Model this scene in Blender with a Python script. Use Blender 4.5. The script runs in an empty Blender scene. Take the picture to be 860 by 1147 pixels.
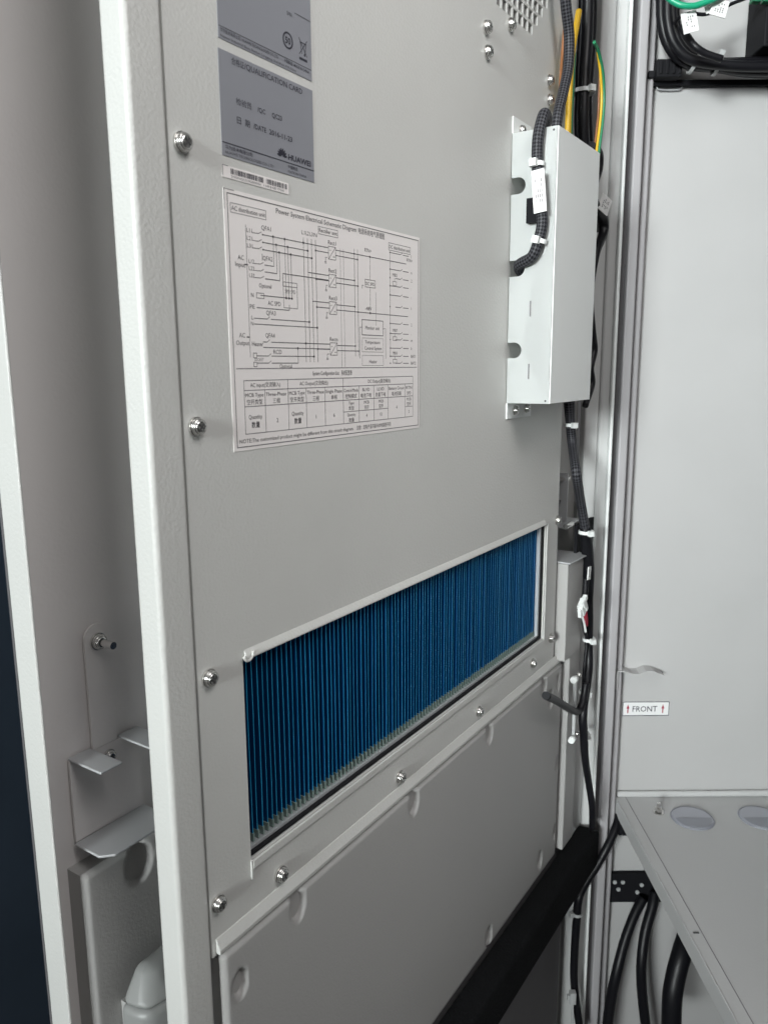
import bpy, bmesh, math, random
from mathutils import Vector, Matrix
random.seed(7)
sc = bpy.context.scene
COL = sc.collection
# ------------------------------------------------------------------ camera
F = 868.0; PW, PH = 860.0, 1147.0
CAM = Vector((0, 0, 1.5))
RC = Matrix.Rotation(math.pi/2 - math.radians(10.63), 3, 'X') @ Matrix.Rotation(math.radians(-0.37), 3, 'Z')
cd = bpy.data.cameras.new('camera'); cam = bpy.data.objects.new('camera', cd); COL.objects.link(cam)
cam.matrix_world = Matrix.Translation(CAM) @ RC.to_4x4()
cd.sensor_fit = 'VERTICAL'; cd.sensor_height = 24.0; cd.sensor_width = 24.0; cd.lens = F/PH*24.0
cd.clip_start = 0.02; cd.clip_end = 60
cd.dof.use_dof = True; cd.dof.focus_distance = 0.72; cd.dof.aperture_fstop = 9.0
sc.camera = cam
# ------------------------------------------------------------------ world and light
w = bpy.data.worlds.new("World"); sc.world = w; w.use_nodes = True
bg = w.node_tree.nodes['Background']; bg.inputs[1].default_value = 0.25
_n = w.node_tree.nodes; _l = w.node_tree.links                     # brighter open daylight behind and above the viewer, dimmer on the far side
_tc = _n.new('ShaderNodeTexCoord'); _dt = _n.new('ShaderNodeVectorMath'); _dt.operation = 'DOT_PRODUCT'; _dt.inputs[1].default_value = (-0.47, -0.66, 0.58)
_cr = _n.new('ShaderNodeValToRGB')
_l.new(_tc.outputs['Generated'], _dt.inputs[0]); _l.new(_dt.outputs['Value'], _cr.inputs[0]); _l.new(_cr.outputs[0], bg.inputs[0])
_cr.color_ramp.elements[0].position = 0.0; _cr.color_ramp.elements[0].color = (0.28, 0.28, 0.285, 1)
_cr.color_ramp.elements[1].position = 0.9; _cr.color_ramp.elements[1].color = (1.0, 0.98, 0.97, 1)
sc.view_settings.view_transform = 'Standard'; sc.view_settings.look = 'None'
sc.view_settings.exposure = 0.0; sc.view_settings.gamma = 1.0
YAW = math.radians(33.5); HH = 0.36
D = Vector((math.sin(YAW), math.cos(YAW), 0)); N = Vector((math.cos(YAW), -math.sin(YAW), 0))

def area(name, loc, target, sx, sy, power, col):
    l = bpy.data.lights.new(name, 'AREA'); l.shape = 'RECTANGLE'; l.size = sx; l.size_y = sy; l.energy = power; l.color = col
    o = bpy.data.objects.new(name, l); COL.objects.link(o); o.location = loc
    o.rotation_euler = (Vector(target) - Vector(loc)).to_track_quat('-Z', 'Y').to_euler(); return o
area('daylight_window', tuple(CAM - D*6.0 + N*0.20 + Vector((0, 0, 1.2))), (0.22, 0.9, 1.76), 1.6, 1.7, 21.5, (0.94, 1.0, 0.995)).data.spread = math.radians(27)
area('side_fill', tuple(CAM + N*0.55 + D*0.30 + Vector((0, 0, 0.95))), (0.25, 0.85, 1.7), 0.9, 0.6, 6.0, (1.0, 0.98, 0.97)).data.spread = math.radians(110)  # added fill lamp close overhead, so the door dims towards its foot

# ------------------------------------------------------------------ maths helpers
def ray(px, py): return RC @ Vector(((px-PW/2)/F, -(py-PH/2)/F, -1))
def dp(px, py, wo=0.0):                      # picture point -> (s, z) on the plane parallel to the door at offset wo
    r = ray(px, py); t = (wo-HH)/N.dot(r); P = r*t
    return P.dot(D), P.z + CAM.z
def d3(s, wo, z): return D*s + N*(wo-HH) + Vector((0, 0, z))
def p3(px, py, wo): s, z = dp(px, py, wo); return d3(s, wo, z)
def cp(px, py, Y): r = ray(px, py); P = r*(Y/r.y); return P.x, P.z + CAM.z
def c3(px, py, Y): x, z = cp(px, py, Y); return Vector((x, Y, z))
ROTZ = math.atan2(D.y, D.x)

# ------------------------------------------------------------------ materials
def mat(name, col, rough=0.5, metal=0.0, bump=None, spec=0.5, var=0.0, coat=0.0):
    m = bpy.data.materials.new(name); m.use_nodes = True; nt = m.node_tree; b = nt.nodes['Principled BSDF']
    b.inputs['Base Color'].default_value = (*col, 1); b.inputs['Roughness'].default_value = rough; b.inputs['Metallic'].default_value = metal
    b.inputs['Specular IOR Level'].default_value = spec; b.inputs['Coat Weight'].default_value = coat
    tc = nt.nodes.new('ShaderNodeTexCoord')
    if var:
        n2 = nt.nodes.new('ShaderNodeTexNoise'); n2.inputs['Scale'].default_value = 9; n2.inputs['Detail'].default_value = 5
        nt.links.new(tc.outputs['Object'], n2.inputs['Vector'])
        mr = nt.nodes.new('ShaderNodeMix'); mr.data_type = 'RGBA'
        mr.inputs[6].default_value = (*[c*(1-var) for c in col], 1); mr.inputs[7].default_value = (*[min(1, c*(1+var)) for c in col], 1)
        nt.links.new(n2.outputs['Fac'], mr.inputs[0]); nt.links.new(mr.outputs[2], b.inputs['Base Color'])
        mp = nt.nodes.new('ShaderNodeMapRange'); mp.inputs[3].default_value = rough-0.06; mp.inputs[4].default_value = rough+0.08
        nt.links.new(n2.outputs['Fac'], mp.inputs[0]); nt.links.new(mp.outputs[0], b.inputs['Roughness'])
    if bump:
        sc_, st, dist = bump
        n1 = nt.nodes.new('ShaderNodeTexNoise'); n1.inputs['Scale'].default_value = sc_; n1.inputs['Detail'].default_value = 2.5
        n1.inputs['Roughness'].default_value = 0.45
        nt.links.new(tc.outputs['Object'], n1.inputs['Vector'])
        bp = nt.nodes.new('ShaderNodeBump'); bp.inputs['Strength'].default_value = st; bp.inputs['Distance'].default_value = dist
        nt.links.new(n1.outputs['Fac'], bp.inputs['Height']); nt.links.new(bp.outputs[0], b.inputs['Normal'])
    return m
M = {}
M['paint'] = mat('orange_peel_paint', (0.55, 0.55, 0.53), 0.42, bump=(430, 0.5, 0.0007), var=0.06)
M['paint_fine'] = mat('shaded_panel_paint', (0.375, 0.37, 0.362), 0.45, bump=(480, 0.4, 0.0005), var=0.05)  # grey paint, darkened further to carry the shade low on the cover
M['paint_white'] = mat('white_cover_paint', (0.76, 0.78, 0.77), 0.4, bump=(600, 0.15, 0.0003), var=0.02)
M['paint_white2'] = mat('post_paint', (0.52, 0.525, 0.52), 0.55, bump=(300, 0.12, 0.0003), var=0.02)
M['anod'] = mat('grey_anodised_strip', (0.36, 0.35, 0.36), 0.55, 0.0, var=0.04)
M['paint_cab'] = mat('cabinet_paint', (0.455, 0.45, 0.448), 0.5, bump=(300, 0.15, 0.0004), var=0.05)
M['paint_inner'] = mat('outer_door_paint', (0.71, 0.68, 0.67), 0.5, bump=(350, 0.25, 0.0005), var=0.05)
M['galv'] = mat('galvanised_steel', (0.50, 0.51, 0.52), 0.38, 0.35, var=0.06)
M['steel'] = mat('screw_steel', (0.72, 0.71, 0.69), 0.22, 1.0)
M['steel_dark'] = mat('dark_recess_steel', (0.10, 0.10, 0.10), 0.5, 0.6)
M['alu'] = mat('bare_aluminium', (0.70, 0.72, 0.74), 0.35, 0.6)
M['fin'] = mat('blue_fin_shaded_side', (0.001, 0.058, 0.20), 0.35, 0.3, var=0.12, coat=0.2)  # side colour darkened for the little light that enters between dense fins
M['fin_edge'] = mat('blue_fin_lit_edge', (0.012, 0.35, 0.66), 0.4, 0.35)  # brighter copy of the fin colour, painted in for the lit front edges
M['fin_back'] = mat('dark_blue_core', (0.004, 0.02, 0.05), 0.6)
M['tooth'] = mat('greenish_fin_foot', (0.17, 0.23, 0.21), 0.5)
M['rubber'] = mat('black_rubber', (0.010, 0.010, 0.012), 0.7, spec=0.2, bump=(200, 0.1, 0.001))
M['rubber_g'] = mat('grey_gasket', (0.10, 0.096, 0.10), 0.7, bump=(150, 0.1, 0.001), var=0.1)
M['cable'] = mat('black_cable_jacket', (0.006, 0.006, 0.008), 0.42, spec=0.3, bump=(90, 0.15, 0.001))
M['foam'] = mat('black_foam', (0.007, 0.0073, 0.008), 0.95, spec=0.1, bump=(350, 0.9, 0.0015), var=0.35)
M['black'] = mat('black_plastic', (0.008, 0.008, 0.010), 0.75, spec=0.15)
M['yellow'] = mat('yellow_insulation', (0.62, 0.38, 0.02), 0.4)
M['green'] = mat('green_insulation', (0.015, 0.18, 0.08), 0.4)
M['teal'] = mat('bright_green_insulation', (0.01, 0.32, 0.17), 0.35)
M['orange'] = mat('orange_insulation', (0.28, 0.12, 0.05), 0.4)
M['red'] = mat('red_insulation', (0.45, 0.03, 0.06), 0.4)
M['white_pl'] = mat('white_nylon', (0.75, 0.77, 0.76), 0.4, spec=0.5)
M['grey_pl'] = mat('grey_nylon', (0.42, 0.43, 0.43), 0.4)
M['tagw'] = mat('white_tag', (0.78, 0.78, 0.77), 0.5)
M['silver'] = mat('silver_sticker', (0.262, 0.268, 0.295), 0.42, 0.15, var=0.05)
M['paper'] = mat('white_sticker', (0.78, 0.745, 0.73), 0.42, var=0.02)
M['ink'] = mat('dark_ink', (0.03, 0.03, 0.045), 0.5)
M['ink_d'] = mat('diagram_ink', (0.085, 0.08, 0.085), 0.5)
M['ink_l'] = mat('grey_ink', (0.16, 0.15, 0.16), 0.5)
M['ink_r'] = mat('red_ink', (0.35, 0.02, 0.05), 0.5)
M['frontlab'] = mat('front_sticker', (0.78, 0.78, 0.78), 0.45)
M['latch'] = mat('grey_latch_plastic', (0.25, 0.255, 0.25), 0.45, var=0.04)
M['cap'] = mat('lilac_grey_cap', (0.42, 0.43, 0.48), 0.3, var=0.03)
M['cap_d'] = mat('darker_cap', (0.30, 0.31, 0.35), 0.32, var=0.03)
M['shelf'] = mat('shelf_paint', (0.51, 0.51, 0.51), 0.45, bump=(350, 0.2, 0.0005), var=0.03)
M['blue_out'] = mat('dark_blue_wall', (0.065, 0.092, 0.13), 0.5, var=0.25)
M['floor'] = mat('grey_floor', (0.10, 0.105, 0.10), 0.8, var=0.2)
# braided sleeve: fine diagonal weave from the tube's own uv
def braid():
    m = bpy.data.materials.new('braided_sleeve'); m.use_nodes = True; nt = m.node_tree; b = nt.nodes['Principled BSDF']
    uv = nt.nodes.new('ShaderNodeUVMap'); uv.uv_map = 'uv'
    mp = nt.nodes.new('ShaderNodeMapping'); mp.inputs['Rotation'].default_value = (0, 0, math.radians(45)); mp.inputs['Scale'].default_value = (1, 1, 1)
    ck = nt.nodes.new('ShaderNodeTexChecker'); ck.inputs['Scale'].default_value = 1.0
    nt.links.new(uv.outputs[0], mp.inputs[0]); nt.links.new(mp.outputs[0], ck.inputs['Vector'])
    ck.inputs['Color1'].default_value = (0.007, 0.007, 0.009, 1); ck.inputs['Color2'].default_value = (0.060, 0.060, 0.068, 1)
    nt.links.new(ck.outputs['Color'], b.inputs['Base Color']); b.inputs['Roughness'].default_value = 0.5; b.inputs['Specular IOR Level'].default_value = 0.2
    bp = nt.nodes.new('ShaderNodeBump'); bp.inputs['Strength'].default_value = 0.7; bp.inputs['Distance'].default_value = 0.001
    nt.links.new(ck.outputs['Fac'], bp.inputs['Height']); nt.links.new(bp.outputs[0], b.inputs['Normal'])
    return m
M['braid'] = braid()

# ------------------------------------------------------------------ object helpers
def thing(name, label, cat, base, group=None, frame='D'):
    o = bpy.data.objects.new(name, None); COL.objects.link(o); o.empty_display_size = 0.05
    o.location = d3(*base) if frame == 'D' else base
    if frame == 'D': o.rotation_euler = (0, 0, ROTZ)
    o['label'] = label; o['category'] = cat
    if group: o['group'] = group
    o['_f'] = frame; o['_b'] = list(base); return o
def finish(root):
    pass
class MB:
    """collects shapes; door frame coordinates are (s, w, z), world frame (x, y, z)"""
    def __init__(s, frame='D'): s.bm = bmesh.new(); s.uv = s.bm.loops.layers.uv.new('uv'); s.f = frame
    def face(s, pts):
        try: return s.bm.faces.new([s.bm.verts.new(p) for p in pts])
        except ValueError: return None
    def box(s, a0, a1, b0, b1, c0, c1, mi=0):
        v = [s.bm.verts.new((x, y, z)) for x in (a0, a1) for y in (b0, b1) for z in (c0, c1)]
        for q in ((0,1,3,2), (4,6,7,5), (0,4,5,1), (2,3,7,6), (0,2,6,4), (1,5,7,3)):
            s.bm.faces.new([v[i] for i in q]).material_index = mi
        return s
    def hexa(s, lo, hi, mi=0):                # two matching rings of points
        a = [s.bm.verts.new(p) for p in lo]; b = [s.bm.verts.new(p) for p in hi]; n = len(a)
        s.bm.faces.new(a).material_index = mi; s.bm.faces.new(b[::-1]).material_index = mi
        for i in range(n): s.bm.faces.new([a[i], b[i], b[(i+1) % n], a[(i+1) % n]]).material_index = mi
        return s
    def prism(s, poly, axis, t0, t1, mi=0):   # polygon of 2 coords, extruded along axis 0/1/2
        def P(p, t):
            q = list(p); q.insert(axis, t); return tuple(q)
        return s.hexa([P(p, t0) for p in poly], [P(p, t1) for p in poly], mi)
    def disc(s, c, axis, r, t0, t1, n=24, r2=None, mi=0):
        c2 = [c[i] for i in range(3) if i != axis]; r2 = r if r2 is None else r2
        def ring(rr, t):
            o = []
            for k in range(n):
                q = [c2[0]+rr*math.cos(2*math.pi*k/n), c2[1]+rr*math.sin(2*math.pi*k/n)]; q.insert(axis, t); o.append(tuple(q))
            return o
        return s.hexa(ring(r, t0), ring(r2, t1), mi)
    def tube(s, pts, r, n=14, res=8, wave=0.0, mi=0, uvn=None):
        P = [Vector(p) for p in pts]; out = []; R = r if isinstance(r, (list, tuple)) else [r]*len(P)
        Q = [P[0]*2-P[1]] + P + [P[-1]*2-P[-2]] if len(P) > 1 else P
        rr = []
        for i in range(1, len(Q)-2):
            a, b, c, d = Q[i-1:i+3]
            for k in range(res):
                t = k/res
                out.append(0.5*((2*b)+(-a+c)*t+(2*a-5*b+4*c-d)*t*t+(-a+3*b-3*c+d)*t**3)); rr.append(R[i-1]*(1-t)+R[i]*t)
        out.append(P[-1]); rr.append(R[-1])
        up = None; prev = None; L = 0.0; first = None
        for i, p in enumerate(out):
            t = (out[min(i+1, len(out)-1)]-out[max(i-1, 0)]).normalized()
            if up is None: up = t.orthogonal().normalized()
            else: up = (up-t*up.dot(t)).normalized()
            bi = t.cross(up)
            ring = [s.bm.verts.new(p+(up*math.cos(2*math.pi*k/n)+bi*math.sin(2*math.pi*k/n))*rr[i]) for k in range(n)]
            if prev:
                dl = (p-out[i-1]).length; U = uvn or 12; V = U/(2*math.pi*rr[i])
                for k in range(n):
                    f = s.bm.faces.new([prev[k], prev[(k+1) % n], ring[(k+1) % n], ring[k]]); f.smooth = True; f.material_index = mi
                    for lp, (uu, vv) in zip(f.loops, ((k/n*U, L*V), ((k+1)/n*U, L*V), ((k+1)/n*U, (L+dl)*V), (k/n*U, (L+dl)*V))): lp[s.uv].uv = (uu, vv)
                L += dl
            else: first = ring
            prev = ring
        s.bm.faces.new(first[::-1]).material_index = mi; s.bm.faces.new(prev).material_index = mi
        return s
    def build(s, name, m, parent=None, bevel=0, seg=3, smooth=False, label=None, recalc=True):
        if recalc: bmesh.ops.recalc_face_normals(s.bm, faces=s.bm.faces[:])
        fr = parent['_f'] if parent and '_f' in parent else s.f
        b = Vector(parent['_b']) if parent and '_b' in parent else Vector((0, 0, 0))
        me = bpy.data.meshes.new(name)
        if fr == 'D':
            for v in s.bm.verts: v.co = Vector((v.co.x-b.x, -(v.co.y-b.y), v.co.z-b.z))
            bmesh.ops.reverse_faces(s.bm, faces=s.bm.faces[:])
        else:
            for v in s.bm.verts: v.co = v.co-b
        if smooth:
            for f in s.bm.faces: f.smooth = True
        s.bm.to_mesh(me); s.bm.free()
        for mm_ in (m if isinstance(m, (list, tuple)) else [m]): me.materials.append(mm_)
        o = bpy.data.objects.new(name, me); COL.objects.link(o)
        if parent:
            o.parent = parent
            o['_f'] = fr; o['_b'] = list(b)
        if bevel:
            bv = o.modifiers.new('bevel', 'BEVEL'); bv.width = bevel; bv.segments = seg; bv.limit_method = 'ANGLE'; bv.angle_limit = math.radians(27)
            for f in me.polygons: f.use_smooth = True
            wn = o.modifiers.new('wn', 'WEIGHTED_NORMAL'); wn.keep_sharp = True
        if label: o['label'] = label
        return o
def worldcable(name, pts, r, m, label, cat, group=None, n=14, parent=None, **k):
    """free cable: one mesh whose origin is its first point"""
    mb = MB('W'); b = Vector(pts[0])
    if parent is None:
        mb.tube([Vector(p)-b for p in pts], r, n=n, **k); o = mb.build(name, m); o.location = b
        o['label'] = label; o['category'] = cat
        if group: o['group'] = group
        return o
    mb.tube(pts, r, n=n, **k); return mb.build(name, m, parent)

# flat lettering ----------------------------------------------------------
def text_geo(body, bold=0.0):
    c = bpy.data.curves.new('t', 'FONT'); c.body = body; c.offset = bold; c.resolution_u = 2
    o = bpy.data.objects.new('t', c); COL.objects.link(o)
    dg = bpy.context.evaluated_depsgraph_get(); e = o.evaluated_get(dg); me = e.to_mesh()
    vs = [(v.co.x, v.co.y) for v in me.vertices]; fs = [tuple(p.vertices) for p in me.polygons]
    e.to_mesh_clear(); bpy.data.objects.remove(o); bpy.data.curves.remove(c)
    return vs, fs
class Ink:
    """flat print on a plane: fn(a, b) -> 3D point"""
    def __init__(s, fn, frame='D'): s.mb = MB(frame); s.fn = fn
    def quad(s, a0, b0, a1, b1, mi=0):
        f = s.mb.face([s.fn(a0, b0), s.fn(a1, b0), s.fn(a1, b1), s.fn(a0, b1)])
        if f: f.material_index = mi
    def poly(s, pts, mi=0):
        f = s.mb.face([s.fn(*p) for p in pts])
        if f: f.material_index = mi
    def line(s, a0, b0, a1, b1, t, mi=0):
        dx, dy = a1-a0, b1-b0; L = math.hypot(dx, dy) or 1; nx, ny = -dy/L*t/2, dx/L*t/2
        s.poly([(a0+nx, b0+ny), (a0-nx, b0-ny), (a1-nx, b1-ny), (a1+nx, b1+ny)], mi)
    def rect(s, a0, b0, a1, b1, t, mi=0):
        s.quad(a0, b0, a1, b0+t, mi); s.quad(a0, b1-t, a1, b1, mi); s.quad(a0, b0+t, a0+t, b1-t, mi); s.quad(a1-t, b0+t, a1, b1-t, mi)
    def dot(s, a, b, r, mi=0, n=8): s.poly([(a+r*math.cos(2*math.pi*k/n), b+r*math.sin(2*math.pi*k/n)) for k in range(n)], mi)
    def ring(s, a, b, ra, rb, t, mi=0, n=24):
        for k in range(n):
            c0, s0, c1, s1 = math.cos(2*math.pi*k/n), math.sin(2*math.pi*k/n), math.cos(2*math.pi*(k+1)/n), math.sin(2*math.pi*(k+1)/n)
            s.poly([(a+ra*c0, b+rb*s0), (a+ra*c1, b+rb*s1), (a+(ra-t)*c1, b+(rb-t)*s1), (a+(ra-t)*c0, b+(rb-t)*s0)], mi)
    def text(s, body, a, b, h, wd=None, bold=0.0, mi=0, align='l'):
        vs, fs = text_geo(body, bold)
        if not vs: return
        x0 = min(v[0] for v in vs); x1 = max(v[0] for v in vs)
        sy = h/0.72; sx = sy if wd is None else wd/(x1-x0)
        if align == 'c': a -= (x1-x0)*sx/2
        bv = [s.mb.bm.verts.new(s.fn(a+(x-x0)*sx, b+y*sy)) for x, y in vs]
        for f in fs:
            try: s.mb.bm.faces.new([bv[i] for i in f]).material_index = mi
            except ValueError: pass
    def build(s, name, mats, parent): return s.mb.build(name, mats, parent, recalc=False)

def dent_plate(mb, s0, s1, z0, z1, wf, dents, step=0.0025):
    """sheet parallel to the door with smooth oval dents (s, z, half width, half height, depth)"""
    ns = int((s1-s0)/step); nz = int((z1-z0)/step)
    V = []
    for i in range(ns+1):
        row = []
        for j in range(nz+1):
            a = s0+(s1-s0)*i/ns; c = z0+(z1-z0)*j/nz; dd = 0
            for (ds, dz, ra, rb, dep) in dents:
                q = ((a-ds)/ra)**2+((c-dz)/rb)**2
                if q < 1: dd = max(dd, dep*min(1, (1-q)*2.2))
            e = min(a-s0, s1-a, c-z0, z1-c); ed = 0.004
            if e < ed: dd += ed*(1-math.sqrt(max(0, 1-(1-e/ed)**2)))
            row.append(mb.bm.verts.new((a, wf-dd, c)))
        V.append(row)
    for i in range(ns):
        for j in range(nz):
            f = mb.bm.faces.new([V[i][j], V[i+1][j], V[i+1][j+1], V[i][j+1]]); f.smooth = True
    mb.face([(s0, wf-0.0045, z0), (s1, wf-0.0045, z0), (s1, wf-0.0045, z1), (s0, wf-0.0045, z1)])

def screw(parent, s, z, w0=0.0, r=0.0055, washer=True, axis=1):
    mb = MB()
    h = r*0.75
    mb.disc((s, 0, z), 1, r, w0+0.0016, w0+0.0016+h*0.45, 24)
    mb.disc((s, 0, z), 1, r, w0+0.0016+h*0.45+1e-5, w0+0.0016+h*0.8, 24, r*0.86)
    mb.disc((s, 0, z), 1, r*0.86, w0+0.0016+h*0.8+1e-5, w0+0.0016+h, 24, r*0.55)
    o = mb.build('screw', M['steel'], parent, smooth=False)
    for f in o.data.polygons: f.use_smooth = len(f.vertices) == 4
    x = MB(); a = random.random()*1.5; t = r*0.11; L = r*0.5; hh = w0+0.0016+h+0.00008
    for k in range(2):
        ca, sa = math.cos(a+k*math.pi/2), math.sin(a+k*math.pi/2)
        x.face([(s+ca*L-sa*t, hh+k*5e-5, z+sa*L+ca*t), (s-ca*L-sa*t, hh+k*5e-5, z-sa*L+ca*t), (s-ca*L+sa*t, hh+k*5e-5, z-sa*L-ca*t), (s+ca*L+sa*t, hh+k*5e-5, z+sa*L-ca*t)])
    x.build('cross_slot', M['steel_dark'], o)
    if washer:
        q = MB(); q.disc((s, 0, z), 1, r*1.12, w0+0.0001, w0+0.0016, 24); q.build('washer', M['steel'], o)
    return o

# ================================================================== SETTING
fl = MB('W'); fl.box(-6, 6, -4, 8, 0.05, 0.1); fl = fl.build('floor', M['floor']); fl['kind'] = 'structure'
bw = MB('W')
for k_ in range(5):                          # dark blue wall parallel to the opened door, panels with narrow joints
    q0, q1 = -0.50+k_*0.42, -0.083+k_*0.42
    P_ = [d3(q0, -0.42, 0), d3(q1, -0.42, 0), d3(q1, -0.46, 0), d3(q0, -0.46, 0)]
    bw.hexa([(p.x, p.y, 0.101) for p in P_], [(p.x, p.y, 3.0) for p in P_])
bw = bw.build('background_wall', M['blue_out']); bw['kind'] = 'structure'

# ================================================================== HEAT EXCHANGER DOOR
door = thing('heat_exchanger_door', 'light grey textured inner door with blue finned heat exchanger and stickers', 'door', (0.2985, 0, 0.35))
Z0, Z1 = 0.35, 2.2
MB().box(0.2985, 0.3252, -0.020, 0.0005, Z0, Z1).build('edge_stile', M['paint'], door, bevel=0.0035, seg=4)
# face sheet with two openings (fins, vent)
FS0, FS1, FZ0, FZ1 = 0.367, 0.9155, 1.150, 1.3045
VC, VS = 0.0127, 0.7438                     # vent columns
VS1 = VS+VC*10; VZ0 = 1.836
pm = MB()
xs = [0.3258, FS0, VS, VS1, FS1, 0.957]
pm.box(0.3256, FS0, -0.002, 0, 1.098, Z1)
pm.box(FS0, FS1, -0.002, 0, 1.098, FZ0)
pm.box(FS1, 0.957, -0.002, 0, 1.098, Z1)
pm.box(FS0, VS, -0.002, 0, FZ1, Z1)
pm.box(VS, VS1, -0.002, 0, FZ1, VZ0)
pm.box(VS1, FS1, -0.002, 0, FZ1, Z1)
bmesh.ops.remove_doubles(pm.bm, verts=pm.bm.verts[:], dist=1e-6)
# drop the doubled inner faces so that the sheet is one clean skin
cnt = {}
for f in pm.bm.faces: cnt.setdefault(tuple(round(c, 5) for c in f.calc_center_median()), []).append(f)
bmesh.ops.delete(pm.bm, geom=[f for l in cnt.values() if len(l) > 1 for f in l], context='FACES_ONLY')
pm.build('face_sheet', M['paint'], door)
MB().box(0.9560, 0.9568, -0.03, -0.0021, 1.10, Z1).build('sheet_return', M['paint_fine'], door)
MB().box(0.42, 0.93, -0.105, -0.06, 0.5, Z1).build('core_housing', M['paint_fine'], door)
# vent grille
vg = MB(); T = 0.0032; web = 0.0030
for c in range(10):
    a0, a1 = VS+c*VC, VS+(c+1)*VC
    bot = 1.8408 if c < 7 else 1.8408+(c-6)*VC
    vg.box(a0, a0+web/2, -T, 0, VZ0, 2.0); vg.box(a1-web/2, a1, -T, 0, VZ0, 2.0)
    vg.box(a0+web/2, a1-web/2, -T, 0, VZ0, bot)
    z = bot; k = 0
    hh_ = (VC-web) if c < 9 else VC-web
    while z < 2.0:
        vg.box(a0+web/2, a1-web/2, -T, 0, z+hh_, z+VC); z += VC
vg.build('vent_grille', M['paint'], door)
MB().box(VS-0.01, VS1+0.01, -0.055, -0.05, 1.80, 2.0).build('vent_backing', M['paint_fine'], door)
# rolled lip over the fins
lip = MB(); lip.prism([(0.0002, FZ1-0.0012), (0.0026, FZ1-0.0022), (0.0034, FZ1-0.0010), (0.0024, FZ1+0.0016), (0.0002, FZ1+0.0050)], 0, FS0+0.001, FS1-0.006)
lip.build('folded_lip', M['paint'], door, bevel=0.0006)
cur = MB(); pts = []
for k in range(9):
    a = math.radians(200+k*20); pts.append((FS0+0.0030+0.0048*math.cos(a)*1.0, 0.0028, FZ1+0.0030+0.0058*math.sin(a)))
cur.tube(pts, 0.0010, n=8, res=2); cur.build('lip_curl', M['paint'], door)
# heat exchanger core
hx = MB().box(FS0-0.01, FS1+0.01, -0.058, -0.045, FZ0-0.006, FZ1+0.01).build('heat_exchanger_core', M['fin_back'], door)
nf = 99; p0 = 0.3725; pitch = (0.9030-p0)/(nf-1)
for i in range(nf):
    a = p0+i*pitch + random.uniform(-.0003, .0003); f = MB(); t = random.uniform(.00032, .00052)
    b1_, b2_ = random.uniform(-.0005, .0005), random.uniform(-.0005, .0005); wf_ = -0.0075+random.uniform(-.0005, .0005)   # front edges slightly bent
    zs = (1.1580, 1.194, 1.231, 1.268, 1.3035); of = (0, b1_, (b1_+b2_)*.8, b2_, 0)
    for q_ in range(4):
        lo = [(a-t, -.044, zs[q_]), (a+t, -.044, zs[q_]), (a+t+of[q_], wf_, zs[q_]), (a-t+of[q_], wf_, zs[q_])]
        hi = [(a-t, -.044, zs[q_+1]), (a+t, -.044, zs[q_+1]), (a+t+of[q_+1], wf_, zs[q_+1]), (a-t+of[q_+1], wf_, zs[q_+1])]
        f.hexa(lo, hi)
    bmesh.ops.remove_doubles(f.bm, verts=f.bm.verts[:], dist=1e-7)
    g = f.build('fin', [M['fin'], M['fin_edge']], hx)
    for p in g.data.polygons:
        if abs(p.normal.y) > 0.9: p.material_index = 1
tt = MB()
for i in range(nf):
    a = p0+(i)*pitch
    tt.prism([(a-0.0008, -0.0068), (a+0.0008, -0.0068), (a+0.0008, -0.0120), (a-0.0008, -0.0120)], 2, 1.1560, 1.1625)
tt.build('fin_foot', M['tooth'], hx)
MB().box(FS0+0.001, 0.9085, -0.030, -0.0050, 1.1530, 1.1556).build('bottom_tray', M['alu'], hx)
MB().box(0.9052, 0.9088, -0.030, -0.0035, 1.1556, 1.3035).build('end_strip', M['alu'], hx)
gk = MB(); gk.box(0.9090, 0.9152, -0.03, -0.0025, 1.1502, 1.3035); gk.box(FS0+0.0005, 0.9090, -0.03, -0.0025, 1.1502, 1.1529)
gk.box(FS0+0.0005, 0.3688, -0.03, -0.0025, 1.1530, 1.3035)
gk.build('opening_gasket', M['rubber'], door)
MB().box(FS0+0.0, FS1, 0.0002, 0.0022, 1.1425, 1.1497).build('lower_lip', M['paint'], door, bevel=0.0009)
MB().box(FS0-0.0012, FS0+0.0006, 0.0002, 0.0018, 1.1350, 1.1500).build('lip_end', M['paint'], door)
MB().box(FS1+0.0004, FS1+0.0022, 0.0002, 0.0022, 1.143, 1.3035).build('side_lip', M['paint'], door, bevel=0.0007)
# bottom rail and pressed cover
MB().prism([(0.0002, 1.1000), (0.0040, 1.0996), (0.0044, 1.1030), (0.0010, 1.1110), (0.0002, 1.1112)], 0, 0.3290, 0.9760).build('bottom_fold', M['paint'], door, bevel=0.0012, seg=3)
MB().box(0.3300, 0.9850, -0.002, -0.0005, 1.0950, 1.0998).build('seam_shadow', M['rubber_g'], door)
cv = MB()
dn = [(0.4129, 1.0850, .0085, .0150, .0065), (0.5878, 1.0850, .0085, .0150, .0065), (0.7545, 1.0870, .0085, .0150, .0065),
      (0.3475, 1.0630, .0070, .0115, .0065), (0.7636, 0.8150, .0085, .0140, .0065), (0.9240, 0.8250, .0085, .0130, .0065), (0.9770, 0.9465, .0055, .0130, .006),
      (0.9180, 1.0830, .0085, .0150, .0065), (0.9700, 1.0700, .0055, .0130, .006), (0.9440, 1.0560, .0085, .0140, .0065), (0.9770, 0.8400, .0055, .0130, .006)]
dent_plate(cv, 0.3320, 0.9850, 0.8000, 1.0960, 0.0035, dn)
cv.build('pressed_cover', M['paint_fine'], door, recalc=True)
MB().box(0.333, 0.984, -0.06, -0.0012, 0.80, 1.0945).build('cover_body', M['paint_fine'], door)
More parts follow.
